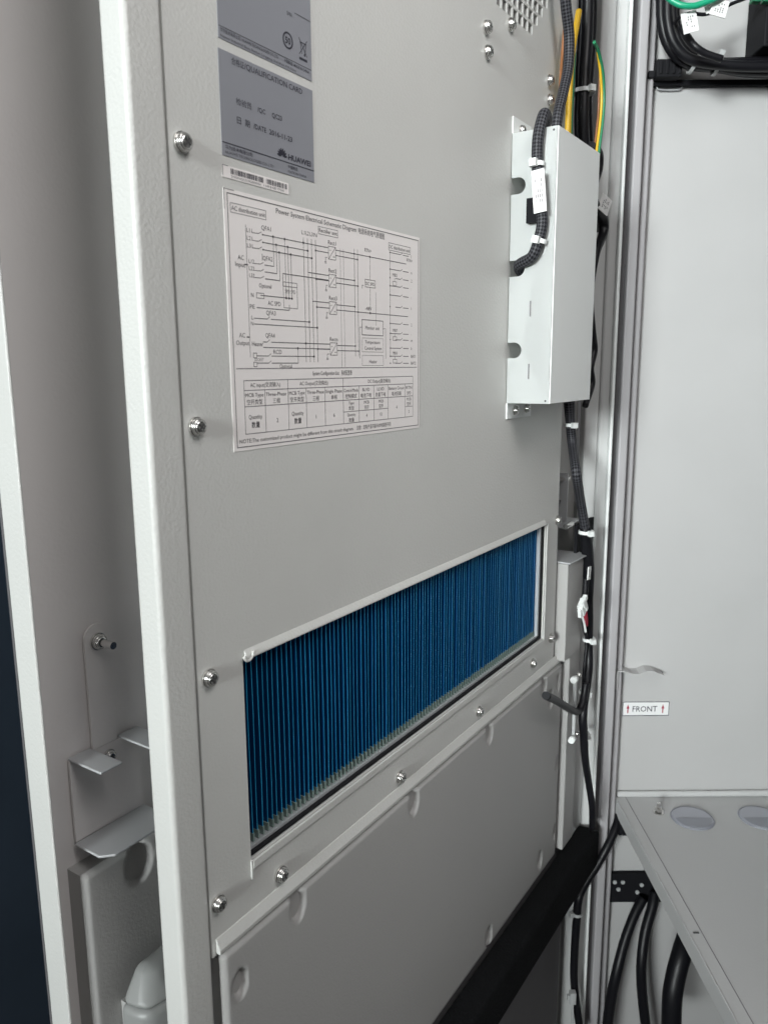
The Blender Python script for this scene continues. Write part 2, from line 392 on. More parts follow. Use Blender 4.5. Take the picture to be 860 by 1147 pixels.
MB().box(0.3260, 1.0400, -0.020, -0.004, Z0, 0.7990).build('lower_sheet', M['rubber_g'], door)  # dark gasket grey stands in for the shade under the foam strip
for (px, py) in [(207,159), (223,478), (237,760), (247,1013), (317,980), (450,871), (538,797), (598,743), (618,715), (547,30), (574,27), (548,58), (617,90), (617,112)]:
    s_, z_ = dp(px, py, 0.003)
    screw(door, s_, z_, 0.0, 0.0055 if px < 300 else 0.0058)
s_, z_ = dp(625, 583, 0.003); screw(door, 0.951, z_, 0.0, 0.0058)

# ---- stickers
def dfn(ofs): return lambda a, b: (a, ofs, b)
def sticker(name, s0, s1, z0, z1, m, w1=0.0004, label=None):
    return MB().box(s0, s1, 0.00005, w1, z0, z1).build(name, m, door, label=label)
mm = 0.001
st = sticker('wiring_diagram', 0.3668, 0.6015, 1.4458, 1.6088, M['paper'], label='white sticker printed with a power system wiring diagram and table')
U = lambda a, b: (0.3672+a*mm, 0.00055, 1.4465+b*mm)
k = Ink(U); t = 0.36; t2 = 0.5
k.rect(2.5, 1.5, 232.5, 160, 0.55)
k.quad(-0.2, 150, 0.25, 162.2); k.quad(0, 161.8, 9, 162.2)
k.text('Power System Electrical Schematic Diagram', 48, 154.6, 3.4, 92, 0.004); k.text('电源系统电气原理图', 143, 154.3, 3.6, 36, 0.0)
k.rect(5, 148.6, 38, 154.6, t, 1); k.text('AC distribution unit', 6, 150.2, 2.8, 31, 0.005)
for i, z in enumerate((139.0, 134.2, 129.6)):
    k.text('L%d1' % (i+1), 19, z-0.2, 2.6, 5); k.line(24, z, 30, z+0.2, t); k.line(30, z+0.2, 33, z+1.6, t); k.line(33.5, z, (104, 81, 85)[i], z, t2); k.dot(34, z, .6)
k.text('QFA1', 33, 142, 3, 9.5)
for i, z in enumerate((120.0, 115.6, 111.2)):
    k.text('L%d2' % (i+1), 20, z-0.2, 2.6, 5); k.line(25, z, 31, z+.2, t); k.line(31, z+.2, 34, z+1.5, t); k.line(35, z, (44.3, 47.2, 50)[i], z, t2)
    x = (44.3, 47.2, 50)[i]; k.line(x, z, x, (139, 134.2, 129.6)[i], t); k.dot(x, (139, 134.2, 129.6)[i], .9)
for i, x in enumerate((56, 59, 62)): k.line(x, (139, 134.2, 129.6)[i], x, 100, t); k.dot(x, (139, 134.2, 129.6)[i], .9); k.dot(x, 100.3, .9)
k.text('QFA2', 33.5, 123, 3, 9.5); k.line(33, 122.5, 33, 127, t); k.text('AC', 10, 121, 3, 5.5); k.text('Input', 7.5, 116.6, 3, 9); k.line(16, 118.5, 19, 118.5, .8)
k.line(18.2, 60, 18.2, 143, t, 1)
k.text('Optional', 29, 105.3, 2.8, 12); k.text('N', 21, 98.6, 2.8, 2.4); k.rect(26, 98.2, 33.5, 101.8, t); k.line(30, 100.3, 62, 100.3, t2)
k.text('AC SPD', 37, 94.4, 3, 13); k.text('PE', 19.5, 91.3, 2.8, 4.5); k.line(26, 92.2, 59, 92.2, t2); k.line(59, 92.2, 59, 96, t)
k.rect(53, 93.5, 68, 111, t, 1); k.text('SPD SPD', 55, 103.5, 2.6, 11, mi=1); k.line(53, 108, 68, 108, t)
k.line(53, 108, 53, 116.2, t); k.line(53, 116.2, 104, 116.2, t2)
for i, x in enumerate((76, 80.6, 85, 89.6)):
    k.line(x, 57, x, 142.6, t); k.text('L1 L2 L3 N'.split()[i], x-1.6, 144.6, 2.8, 3.4)
k.dot(76, 139, .9); k.dot(80.6, 134.2, .9); k.dot(85, 129.6, .9)
k.text('L', 20.5, 84.4, 2.6, 1.8); k.line(23, 85.3, 36, 85.3, t2); k.line(36, 85.3, 38.5, 87, t); k.line(39.5, 85.3, 80.6, 85.3, t2); k.dot(80.6, 85.3, .9); k.text('QFA3', 35, 88, 3, 9.5)
k.text('N', 20, 80.6, 2.6, 2.2); k.line(23, 81.6, 89.6, 81.6, t2); k.dot(89.6, 81.6, .9)
k.text('AC', 8.5, 72.6, 3, 5.5); k.text('Output', 5.5, 67.8, 3, 12); k.text('Heater', 20.2, 67.4, 3, 11); k.line(15.5, 73, 18.2, 73, .8)
k.text('QFA4', 33.5, 73.2, 3, 9.5); k.line(31, 70.2, 35, 70.2, t2); k.line(35, 70.2, 37.5, 71.8, t); k.line(39, 70.2, 104, 70.2, t2); k.line(31, 66.6, 104, 66.6, t2)
k.dot(76, 70.2, .9); k.dot(67, 66.6, .9); k.line(67, 66.6, 67, 56.3, t)
k.rect(21, 59.6, 24.5, 63, t); k.line(24.5, 61, 36, 61, t2); k.line(36, 61, 38.5, 62.6, t); k.line(39, 61, 86, 61, t2); k.dot(85, 61, .9); k.text('RCD', 41, 62.4, 3, 8.5)
k.text('SOCKET', 22, 57.6, 2.0, 9, mi=1); k.rect(21, 53.8, 24.5, 57, t); k.line(24.5, 56.3, 36, 56.3, t2); k.line(36, 56.3, 38.5, 57.8, t); k.line(39, 56.3, 67, 56.3, t2); k.text('Optional', 47, 53.0, 2.6, 13)
k.rect(4.5, 52.5, 230, 53.0, .25, 1)
k.rect(93, 147.2, 116.5, 152.6, t, 1); k.text('Rectifier unit', 94, 148.8, 2.8, 21.5, .005)
for i, z in enumerate((131, 111.3, 91.8, 62)):
    k.text('Rect%s' % '123n'[i], 104.5, z+10.5, 3, 9.5); k.rect(104.5, z, 113.5, z+9.4, t); k.line(104.5, z, 113.5, z+9.4, t); k.text('~', 105.5, z+6, 1.5, 2.4); k.text('=', 110, z+1.5, 1.5, 2.4)
    k.line((89.6, 80.6, 85, 76)[i] if i else 104, z+8.2, 104.5, z+8.2, t2); k.line(89.6, z+4.4, 104.5, z+4.4, t2); k.dot(89.6, z+4.4, .8)
    k.line(113.5, z+7.4, (187 if i == 0 else 137), z+7.4, t2); k.line(113.5, z+3.6, 141.3, z+3.6, t2); k.dot(141.3, z+3.6, .8); k.dot(137, z+7.4, .8)
    k.line(103, z+1, 101, z+1, t); k.line(101, z+1, 101, z-2.2, t); k.line(99.8, z-2.2, 102.2, z-2.2, t); k.line(99.8, z-3, 102.2, z-3, t*.8)
k.line(137, 61.5, 137, 142, t); k.line(141.3, 61.5, 141.3, 142, t); k.line(119, 53.6, 119, 140, .25, 1); k.line(123, 53.6, 123, 140, .25, 1)
k.line(141.3, 95.4, 215, 95.4, t2); k.line(187, 138.4, 212, 138.4, t2); k.dot(158, 138.4, .9); k.dot(158, 95.4, .9); k.line(158, 121, 158, 138.4, .3); k.line(158, 95.4, 158, 115, .3)
k.text('RTN+', 151, 141.6, 2.8, 9); k.text('-48V', 151, 97.4, 2.8, 9); k.rect(151, 115, 165.5, 121, t); k.text('DC SPD', 152, 116.6, 2.6, 12.4); k.line(166, 86, 166, 112, .3, 1)
k.line(149, 116, 147, 116, t); k.line(147, 116, 147, 113.5, t)
k.rect(146, 78, 176.5, 90.2, t2); k.text('Monitor unit', 151, 82.6, 2.9, 20); k.text('Temperature', 150.5, 71.6, 2.6, 21); k.text('Control System', 149.5, 66.8, 2.6, 24.5); k.rect(146, 65, 176.5, 76, .25, 1); k.text('Heater', 156, 56.2, 2.8, 11); k.rect(146, 54.2, 176.5, 62.5, .25, 1)
k.line(143, 60, 143, 84, t, 1); k.line(143, 84, 146, 84, t, 1); k.line(180, 60, 180, 84, t, 1); k.line(176.5, 84, 180, 84, t, 1)
k.line(187, 61, 187, 146, t); k.rect(185, 146.6, 219, 152.6, t, 1); k.text('DC distribution unit', 186, 148.2, 2.8, 32, .005)
for j, z in enumerate((145.0, 132, 125.2, 118.8, 111.5, 102.2, 88.6, 80.6, 75.6, 68.6, 62, 56.2)):
    k.line(187 if j % 3 != 2 else 195, z, 203, z, t2); k.line(203, z, 206, z+1.4, t); k.line(207, z, 216, z, t2); k.dot(187, z, .7)
    if j in (2, 7, 10): k.text('MB%d' % j, 191, z+1.4, 2.6, 7); k.rect(191, z-5.8, 197, z-2.4, t); k.line(194, z-2.4, 194, z+.2, t)
    k.text(('1', 'n', '2', ':', ':', '1', '2', ':', 'm', 'k', 'BAT1', 'BAT2')[j], 220, z-1.2, 2.6)
k.text('RTN+', 213, 140.6, 2.6, 9)
# table
k.text('System Configuration List', 83, 47.6, 2.8, 32, .003); k.text('系统配置表', 118, 47.4, 3.1, 14)
tb = 10; 
for z in (45, 38.6, 28, tb): k.line(11, z, 223, z, .45, 1)
k.line(120, 19, 183, 19, .4, 1); k.line(210, 19, 223, 19, .4, 1)
for x, z1_ in ((11, 45), (31, 38.6), (55, 45), (75, 38.6), (97, 38.6), (120, 45), (141, 38.6), (162, 38.6), (183, 38.6), (210, 38.6), (223, 45)):
    k.line(x, tb, x, z1_, .4, 1)
k.text('AC input(交流输入)', 17, 40.6, 2.7, 30); k.text('AC Output(交流输出)', 68, 40.6, 2.7, 33); k.text('DC Output(直流输出)', 154, 40.6, 2.7, 33)
for x, a_, b_, wd in ((12, 'MCB Type', '空开类型', 17.5), (32, 'Three-Phase', '三相', 21), (56, 'MCB Type', '空开类型', 17.5), (76, 'Three-Phase', '三相', 20), (98, 'Single Phase', '单相', 20.5),
                      (121, 'Control Mode', '控制模式', 19), (146, 'BLVD', '电池下电', 10), (167, 'LLVD', '负载下电', 10), (184.5, 'Battery Circuit', '电池回路', 24), (211.5, 'RTN', 'SPD', 10)):
    k.text(a_, x, 34.2, 2.6, wd); k.text(b_, x+wd/2, 29.4, 2.8, align='c')
for x in (21, 65): k.text('Quantity', x, 19.6, 2.9, 13, align='c'); k.text('数量', x, 14, 3.2, 8, align='c', bold=.01)
for x, v in ((43, '2'), (86, '1'), (108, '6')): k.text(v, x, 16, 3.0, align='c')
k.text('Type', 130.5, 24.4, 2.4, 7, align='c'); k.text('类型', 130.5, 20.2, 2.6, 7, align='c'); k.text('Quantity', 130.5, 15.4, 2.4, 11, align='c'); k.text('数量', 130.5, 11, 2.6, 7, align='c')
for x in (151.5, 172.5, 216.5): k.text('MCB', x, 24.2, 2.5, 7, align='c'); k.text('空开', x, 20, 2.6, 6.5, align='c'); k.text(('4', '12', '2')[int(x > 160)+int(x > 200)], x, 13.5, 2.6, align='c')
k.text('4', 196.5, 18, 2.8, align='c')
k.text('NOTE:The customized product might be different from this circuit diagram.', 5, 4.2, 2.7, 128, .003); k.text('注意：定制产品可能与本电路图不同', 137, 4.1, 2.8, 50)
k.build('diagram_print', [M['ink_d'], M['ink_l']], st)
# silver cards
c0 = sticker('rating_plate', 0.3683, 0.4570, 1.6934, 1.90, M['silver'], label='silver grey rating plate with round logo and bin symbol')
k = Ink(lambda a, b: (a*mm, 0.00055, b*mm))
k.quad(368.6, 1700.0, 456.6, 1700.35); k.text('华为技术有限公司  HUAWEI TECHNOLOGIES CO.,LTD', 370, 1697.3, 1.9, 52, .004); k.text('中国制造  MADE IN CHINA', 428, 1697.3, 1.9, 26, .004)
k.text('Huawei Industrial Base, Bantian Longgang, Shenzhen, P.R.China', 370, 1694.4, 1.5, 70)
k.ring(432.2, 1711.4, 5.2, 5.2, 1.15); k.text('50', 432.2, 1709.4, 4.0, 5.6, .03, align='c')
k.line(443.6, 1717, 452.0, 1706.9, .5); k.line(452.2, 1717, 443.8, 1706.9, .5); k.line(444.8, 1714.6, 451.4, 1714.6, .6); k.line(445.2, 1714.6, 446.4, 1707.6, .5); k.line(451.0, 1714.6, 449.8, 1707.6, .5); k.dot(449.4, 1707.4, .8)
k.quad(443.8, 1703.6, 452.2, 1705.2)
k.quad(440, 1730.3, 456.6, 1730.7); k.text('S/N', 432, 1727, 2.4); k.text('Input: 220V/380V', 372, 1742, 3, 34)
k.build('plate_print', M['ink'], c0)
c1 = sticker('qualification_card', 0.3675, 0.4572, 1.6277, 1.6876, M['silver'], label='silver grey qualification card with inspection date')
k = Ink(lambda a, b: (a*mm, 0.00055, b*mm))
k.text('合格证', 378.4, 1682.0, 3.3, 11.0, .003); k.text('/QUALIFICATION CARD', 389.6, 1682.1, 3.5, 56.4, .008)
k.text('检验员', 381.2, 1659.9, 3.2, 13.8, .0); k.text('/QC', 400.4, 1660.1, 3.0, 7.4, .012); k.text('QC23', 414.2, 1660.1, 3.1, 9.8, .015)
k.text('日', 381.3, 1649.0, 3.4, 3.6, .005); k.text('期', 388.4, 1649.0, 3.4, 4.4, .003); k.text('/DATE', 396.2, 1649.2, 3.1, 11.8, .012); k.text('2016-11-23', 411.0, 1649.2, 3.2, 23, .014)
k.quad(367.6, 1635.0, 457.1, 1635.6)
cx, cz = 423.2, 1638.1                      # petal mark beside the maker's name
for q in range(8):
    a = math.radians(8+q*164/7); ca, sa = math.cos(a), math.sin(a); L1, L2, wd_ = .5, 5.0, .95
    k.poly([(cx+ca*L1, cz+sa*L1), (cx+ca*(L1+2.2)-sa*wd_, cz+sa*(L1+2.2)+ca*wd_), (cx+ca*L2-sa*.4, cz+sa*L2+ca*.4), (cx+ca*L2+sa*.4, cz+sa*L2-ca*.4), (cx+ca*(L1+2.2)+sa*wd_, cz+sa*(L1+2.2)-ca*wd_)])
k.text('HUAWEI', 429.4, 1637.4, 3.6, 24, .03)
k.text('华为技术有限公司', 370.2, 1631.9, 2.0, 24, .006); k.text('HUAWEI TECHNOLOGIES CO.,LTD', 370.2, 1629.2, 1.7, 44)
k.text('中国制造', 429, 1631.9, 1.9, 10, .004); k.text('MADE IN CHINA', 429, 1629.1, 1.6, 19.5)
k.build('card_print', M['ink'], c1)
c2 = sticker('barcode_sticker', 0.3668, 0.4290, 1.6150, 1.6222, M['paper'], label='narrow white barcode sticker')
k = Ink(lambda a, b: (a*mm, 0.00055, b*mm)); x = 374.0
while x < 427:
    wv = random.choice((.35, .35, .7, 1.0)); 
    if not 403 < x < 406.5: k.quad(x, 1617.9, x+wv, 1621.1)
    x += wv+random.choice((.35, .5, .8))
k.text('2102310QCG10G3000056', 374.2, 1615.9, 1.3, 27); k.text('1 H0 8 GB 17500', 404, 1615.9, 1.3, 20); k.quad(366.9, 1621.9, 372, 1622.2); k.quad(366.9, 1616, 367.3, 1622)
k.build('barcode_print', M['ink'], c2)

# ================================================================== OUTER DOOR behind
od = thing('outer_door', 'grey outer door skin behind the finned door, its bright rim facing the light', 'door', (0.279, -0.12, 0.35))
MB().box(0.279, 1.20, -0.122, -0.118, Z0, Z1).build('door_skin', M['paint_inner'], od)
MB().box(0.2768, 0.2792, -0.122, -0.099, Z0, Z1).build('door_rim', M['paint'], od, bevel=0.0011)
MB().box(0.2770, 0.2790, -0.1245, -0.1222, Z0, Z1).build('rim_gasket', M['rubber_g'], od)
MB().box(0.3300, 1.195, -0.150, -0.1222, Z0, Z1).build('door_core', M['paint_inner'], od)
# pressed boxes along the bottom of the outer door
GB = 'housings on the outer door'
b1 = thing('air_duct_housing', 'grey duct housing under the bracket left of the finned door', 'housing', (0.2973, -0.118, 0.5), GB)
q = MB(); dent_plate(q, 0.2973, 0.3400+0.09, 0.75, 1.139, -0.0985, [(0.3455, 1.1225, .0125, .0165, .010)])
q.build('front_sheet', M['paint_fine'], b1)
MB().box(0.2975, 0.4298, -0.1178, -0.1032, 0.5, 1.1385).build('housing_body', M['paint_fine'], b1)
b2 = thing('air_duct_housing', 'pale duct housing behind the black cables right of the finned door', 'housing', (0.9645, -0.029, 0.5), GB)
hs0 = dp(625, 640, 0.0)[0]; hwf = 0.0135; hs1 = dp(653, 640, hwf)[0]; hz1 = dp(637, 632, hwf)[1]
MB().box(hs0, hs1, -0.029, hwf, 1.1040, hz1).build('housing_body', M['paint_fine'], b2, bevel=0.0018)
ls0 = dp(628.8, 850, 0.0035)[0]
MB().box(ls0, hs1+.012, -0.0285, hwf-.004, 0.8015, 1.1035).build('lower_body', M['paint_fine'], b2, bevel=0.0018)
def bracket(label, s0, s1, strap, tabs, shelf):
    b = thing('support_bracket', label, 'bracket', (s0, -0.118, 1.155), 'bent steel brackets on the outer door')
    MB().box(s0, s1, -0.1165, -0.1145, 1.1575, 1.2215).build('back_plate', M['paint_inner'], b)
    pl = []
    a0, a1 = strap; c_ = (a0+a1)/2; r_ = (a1-a0)/2
    pl = [(a0, 1.2218), (a1, 1.2218)]+[(c_+r_*math.cos(math.radians(x)), 1.306+r_*math.sin(math.radians(x))) for x in range(0, 181, 20)]
    MB().prism(pl, 1, -0.1165, -0.1145).build('strap', M['paint_inner'], b)
    for a0, a1 in tabs: MB().box(a0, a1, -0.1165, -0.0790, 1.2217, 1.2237).build('tab', M['galv'], b, bevel=0.0008)
    MB().prism([(shelf[0], -0.1143), (shelf[1], -0.1143), (shelf[1], -0.0785), (shelf[0]+0.008, -0.0785), (shelf[0], -0.0865)], 2, 1.1553, 1.1574).build('ledge', M['galv'], b, bevel=0.0008)
    screw(b, c_, 1.3035, -0.1144, 0.0058); screw(b, c_+0.002, 1.212, -0.1144, 0.0045)
    # threaded stud standing out of the strap
    q = MB(); q.disc((c_, 0, 1.3035), 1, 0.0028, -0.107, -0.096, 12); q.build('stud', M['steel'], b)
    return b
bracket('bent grey bracket with strap left of the textured door edge', 0.3045, 0.3665, (0.3245, 0.3459), ((0.3045, 0.3232), (0.3474, 0.3662)), (0.303, 0.366))
MB().box(0.9575, 1.10, -0.034, -0.030, 0.35, 2.2).build('hinge_plate', M['paint_fine'], door)
br = thing('support_bracket', 'bent steel bracket beside the black cables at the right end of the fins', 'bracket', (hs0, -0.03, hz1), 'bent steel brackets on the outer door')
MB().prism([(hs0-.001, -0.0298), (hs1+.004, -0.0298), (hs1+.006, 0.006), (hs1-.006, hwf+.006), (hs0-.001, hwf+.003)], 2, hz1+.0004, hz1+.0024).build('ledge', M['galv'], br, bevel=.0006)
tz = dp(640, 588, -0.004)[1]; ta = dp(631, 588, -0.004)[0]; tb1 = dp(651, 588, -0.004)[0]
MB().box(ta, tb1, -0.0298, -0.004, tz, tz+.0022).build('tab', M['galv'], br, bevel=.0006)
MB().box(ta-.004, tb1, -0.0298, -0.0278, hz1+.0026, tz-.0003).build('back_plate', M['paint_fine'], br)
sa = dp(631, 545, -0.020)[0]
MB().box(sa, sa+.0016, -0.0298, -0.014, tz+.0024, dp(631, 530, -0.02)[1]).build('strap', M['galv'], br, bevel=.0004)
q = MB('D'); zz = dp(637, 535, -0.02)[1]; q.disc((0, -0.021, zz), 0, 0.0030, sa-.006, sa+.020, 12); q.disc((0, -0.021, zz), 0, 0.0058, sa+.002, sa+.007, 14); q.build('stud', M['steel'], br)
q = MB('D'); zz = dp(631, 591, 0)[1]; q.disc((0, 0.0, zz), 0, 0.0036, ta-.004, ta+.020, 12); q.build('bolt', M['steel'], br)
wz0 = dp(628, 600, -.01)[1]; wz1 = dp(628, 560, -.01)[1]
MB().prism([(0.9600, wz0), (0.9600, wz1), (0.9920, wz1), (0.9720, wz0+.020), (0.9640, wz0)], 1, -0.0260, -0.0100).build('dark_gusset', M['rubber_g'], br)
# rounded grey latch cover low on the left
lt = thing('latch_cover', 'rounded grey latch cover at the bottom behind the door edge', 'latch', (0.31, -0.0985, 0.9))
q = MB()
pr = [(0.308, -0.085), (0.310, -0.068), (0.314, -0.058), (0.330, -0.054), (0.385, -0.054), (0.385, -0.085)]
q.hexa([(a, b, 0.92) for a, b in pr], [(a, b, 1.032) for a, b in pr])
q.hexa([(a, b, 1.0322) for a, b in pr], [(0.345+(a-0.345)*.55, -0.085+(b+0.085)*.5, 1.056) for a, b in pr])
q.build('cover_shell', M['latch'], lt, bevel=0.008, seg=4)
MB().box(0.320, 0.350, -0.0982, -0.0852, 0.95, 1.02).build('mount_block', M['paint_fine'], lt)

# ================================================================== TERMINAL BOX
tbx = thing('terminal_box', 'white folded metal cable box screwed to the upper right of the door', 'junction box', (0.786, 0, 1.46))
BS0, BS1, BZ0, BZ1, BW = 0.786, 0.9120, 1.4600, 1.7345, 0.0490
def arc(cw, cz, r, a0, a1, n=8): return [(cw+r*math.cos(math.radians(a0+(a1-a0)*i/n)), cz+r*math.sin(math.radians(a0+(a1-a0)*i/n))) for i in range(n+1)]
n1 = dp(580, 213, 0.0)[1]; n2 = dp(580, 304, 0.0)[1]; n3 = dp(577, 393, 0.0)[1]
poly = [(0.0008, BZ0), (BW, BZ0), (BW, BZ1), (0.0008, BZ1)]
for nz, r, dpt in ((n1, 0.0082, 0.0085), (n2, 0.0082, 0.010), (n3, 0.0082, 0.0085)):
    poly += [(0.0008, nz+r)] + [(dpt+r*math.cos(math.radians(a)), nz+r*math.sin(math.radians(a))) for a in range(90, -91, -18)] + [(0.0008, nz-r)]
q = MB(); f = q.bm.faces.new([q.bm.verts.new((BS0, a, b)) for a, b in poly])
bmesh.ops.solidify(q.bm, geom=[f], thickness=-0.0015)
q.build('side_wall', M['paint_white'], tbx)
q = MB(); q.box(BS0, BS1, BW+0.0002, BW+0.0017, BZ0, BZ1)
q.build('front_cover', M['paint_white'], tbx, bevel=0.0006)
q = MB(); q.box(BS0+0.0016, BS1, 0.0008, BW, BZ1-0.0016, BZ1-0.0001); q.box(BS0+0.0016, BS1, 0.0008, BW, BZ0+0.0001, BZ0+0.0016); q.box(BS1-0.0015, BS1, 0.0008, BW, BZ0+0.0018, BZ1-0.0018)
q.build('box_shell', M['paint_white'], tbx)
MB().box(BS0+0.0001, BS0+0.045, 0.0002, 0.0018, BZ1+0.0001, BZ1+0.0165).build('top_flange', M['paint_white'], tbx)
MB().box(BS0+0.0001, BS0+0.066, 0.0002, 0.0018, BZ0-0.0175, BZ0-0.0001).build('bottom_flange', M['paint_white'], tbx)
screw(tbx, BS0+0.018, BZ1+0.0065, 0.0018, 0.0048); screw(tbx, BS0+0.018, BZ0-0.0088, 0.0018, 0.0050); screw(tbx, BS0+0.050, BZ0-0.0080, 0.0018, 0.0046)
for (px, py) in ((597, 345), (595, 415)):
    zz = dp(px, py, 0.026)[1]
    q = MB(); q.box(BS0-0.0003, BS0-0.0001, 0.0250, 0.0265, zz-0.009, zz+0.007); q.build('louvre_slot', M['ink_l'], tbx)
for zz in (BZ0+0.003, BZ1-0.0035):
    q = MB(); q.disc((0, BW-0.0035, zz), 0, 0.0011, BS0-0.0003, BS0-0.0001, 10); q.build('rivet_hole', M['steel_dark'], tbx)

# ================================================================== CABLES
def tie(parent, p, ax, r, m=None, head=(1, 0, 0), tail=0.0):
    """nylon tie: band + locking head"""
    ax = Vector(ax).normalized(); h = Vector(head); h = (h-ax*h.dot(ax)).normalized(); sd = ax.cross(h); p = Vector(p)
    mb = MB('W'); n = 18; rings = []
    for k in range(n):
        a = 2*math.pi*k/n; o = h*math.cos(a)+sd*math.sin(a)
        rings.append([mb.bm.verts.new(p+o*rr+ax*hh) for rr, hh in ((r, -.0022), (r+.0013, -.0022), (r+.0013, .0022), (r, .0022))])
    for k in range(n):
        A, B = rings[k], rings[(k+1) % n]
        for j in range(4): mb.bm.faces.new([A[j], A[(j+1) % 4], B[(j+1) % 4], B[j]])
    c = p+h*(r+.003)
    def pt(a, b, e): return c+h*a+sd*b+ax*e
    mb.hexa([pt(-.003, -.0035, -.0035), pt(.003, -.0035, -.0035), pt(.003, .0035, -.0035), pt(-.003, .0035, -.0035)], [pt(-.003, -.0035, .0035), pt(.003, -.0035, .0035), pt(.003, .0035, .0035), pt(-.003, .0035, .0035)])
    if tail: mb.tube([c, c+sd*tail*.5+h*.004, c+sd*tail], 0.0012, n=6, res=3)
    return mb.build('cable_tie', m or M['white_pl'], parent)
def flag(parent, c, u, v, lu, lv, name='cable_tag'):
    """thin printed marker flag centred on c"""
    u = Vector(u).normalized(); v = Vector(v); v = (v-u*v.dot(u)).normalized(); nn = u.cross(v); c = Vector(c)
    mb = MB('W')
    P = lambda a, b, e: c+u*a*lu/2+v*b*lv/2+nn*e
    mb.hexa([P(-1, -1, -.0006), P(1, -1, -.0006), P(1, 1, -.0006), P(-1, 1, -.0006)], [P(-1, -1, .0006), P(1, -1, .0006), P(1, 1, .0006), P(-1, 1, .0006)])
    o = mb.build(name, M['tagw'], parent)
    ik = MB('W')
    for sg in (1, -1):
        for r_ in range(4):
            for cidx in range(5):
                if random.random() < .35: continue
                a = -.55+cidx*.24; b = -.5+r_*.3
                ik.face([P(a, b, .0008*sg), P(a+.17, b, .0008*sg), P(a+.17, b+.14, .0008*sg), P(a, b+.14, .0008*sg)])
    ik.build('tag_print', M['ink_l'], o); return o
UPV = Vector((0, 0, 1))
def T(name, label, cat, p, group=None): return thing(name, label, cat, tuple(p), group, 'W')

# braided loop over the box side
pp = [p3(626, 158, .012), p3(621, 143, .030), p3(610, 134, .040), p3(603, 143, .0420), p3(602, 165, .0410), p3(602, 190, .040), p3(603, 216, .038), p3(607, 240, .038), p3(604, 262, .035), p3(594, 286, .024), p3(584, 303, .012), p3(580, 312, -.002)]
# shift toward the viewer side of the wall (the wall itself stands at s = BS0)
def sidepts(lst, off):
    out = []
    for (px, py, o_) in lst:
        r = ray(px, py); t_ = (BS0-off)/r.dot(D); P = r*t_+CAM; out.append(P)
    return out
lc = T('braided_loop_cable', 'black braided cable looping over the bright side of the white box, with white tag', 'cable', c3(602, 150, .9))
pts = [d3(BS0+0.030, 0.020, BZ1+0.004), d3(BS0+0.018, 0.030, BZ1+0.012), d3(BS0+0.002, 0.0335, BZ1+0.013)] + sidepts([(603,150,0), (601.5,172,0), (602,196,0), (603,220,0), (607,246,0), (604,266,0), (596,287,0)], 0.0068) + [d3(BS0+0.002, 0.0105, n2+0.003), d3(BS0+0.022, 0.009, n2-0.006)]
MB('W').tube(pts, 0.0058, n=18, res=8, uvn=16).build('braided_sleeve', M['braid'], lc)
tie(lc, pts[4]+Vector((0, 0, -.010)), UPV, 0.0062, head=-D)
tie(lc, pts[8]+Vector((0, 0, -.003)), (pts[9]-pts[7]), 0.0062, head=-D)
flag(lc, sidepts([(603.5, 214, 0)], 0.0155)[0], (D*0+UPV+N*-0.10), N, 0.041, 0.0135)
q = sidepts([(598, 236, 0)], 0.004)[0]
b_ = MB('W'); b_.hexa([q+N*a+D*b-UPV*.012 for a, b in ((-.007, -.004), (.005, -.004), (.005, .0035), (-.007, .0035))], [q+N*a+D*b+UPV*.012 for a, b in ((-.007, -.004), (.005, -.004), (.005, .0035), (-.007, .0035))]); b_.build('plug', M['black'], lc)
# braided cable from above
worldcable('braided_cable', [p3(630, -60, .02), p3(633, 0, .02), p3(637, 40, .02), p3(636, 75, .02), p3(630, 105, .02), p3(624, 132, .02), p3(622, 160, .018)], 0.0058, M['braid'],
           'black braided cable hanging down to the top of the white box', 'cable', res=8, uvn=16, n=18)
# yellow green earth wire
yw = T('earth_wire', 'thick yellow earth wire with a green stripe behind the white box', 'wire', p3(640, 60, +.009))
MB('W').tube([p3(648, 12, +.009), p3(645, 30, +.009), p3(640, 62, +.009), p3(637.5, 100, +.009), p3(636, 140, +.009), p3(635, 190, +.009)], 0.0036, n=12).build('yellow_insulation', M['yellow'], yw)
MB('W').tube([p3(642.5, 60, +.007), p3(640.5, 100, +.007), p3(638.8, 140, +.007), p3(638, 190, +.007)], 0.0024, n=10).build('green_stripe', M['green'], yw)
MB('W').tube([p3(644, 30, +.008), p3(640, 48, +.008), p3(637, 62, +.008)], 0.0022, n=10).build('orange_core', M['orange'], yw)
worldcable('earth_wire', [p3(632, 30, +.006), p3(629.5, 60, +.006), p3(627.5, 90, +.009), p3(626, 120, +.009)], 0.0018, M['orange'], 'thin orange brown wire at the edge of the textured door', 'wire', n=8)
# thick black cables
bun = T('power_cable_bundle', 'bundle of thick black power cables running down behind the white box', 'cable', p3(655, 60, -.03))
for (dx, r_, wo) in ((-4.5, .0052, .000), (1.0, .0068, .007), (5.8, .0060, .002)):
    MB('W').tube([p3(656.5+dx*1.0, -60, wo), p3(657+dx, 0, wo), p3(656+dx, 40, wo), p3(653.5+dx, 80, wo), p3(652.5+dx*.85, 105, wo), p3(652+dx, 140, wo), p3(655+dx, 190, wo), p3(660+dx, 260, wo)], r_, n=16).build('cable', M['cable'], bun)
tie(bun, p3(653, 103, +.005), UPV, 0.0125, M['grey_pl'], head=(N*1.0-D*.6))
g2 = T('green_wire', 'thin green and yellow wire bowing out right of the black power cables', 'wire', p3(672, 60, -.03))
base = [(665, 47), (670, 58), (674.5, 80), (676, 105), (675, 130), (671.5, 160), (668, 185)]
MB('W').tube([p3(a, b, .030) for a, b in base], 0.0019, n=10).build('green_insulation', M['green'], g2)
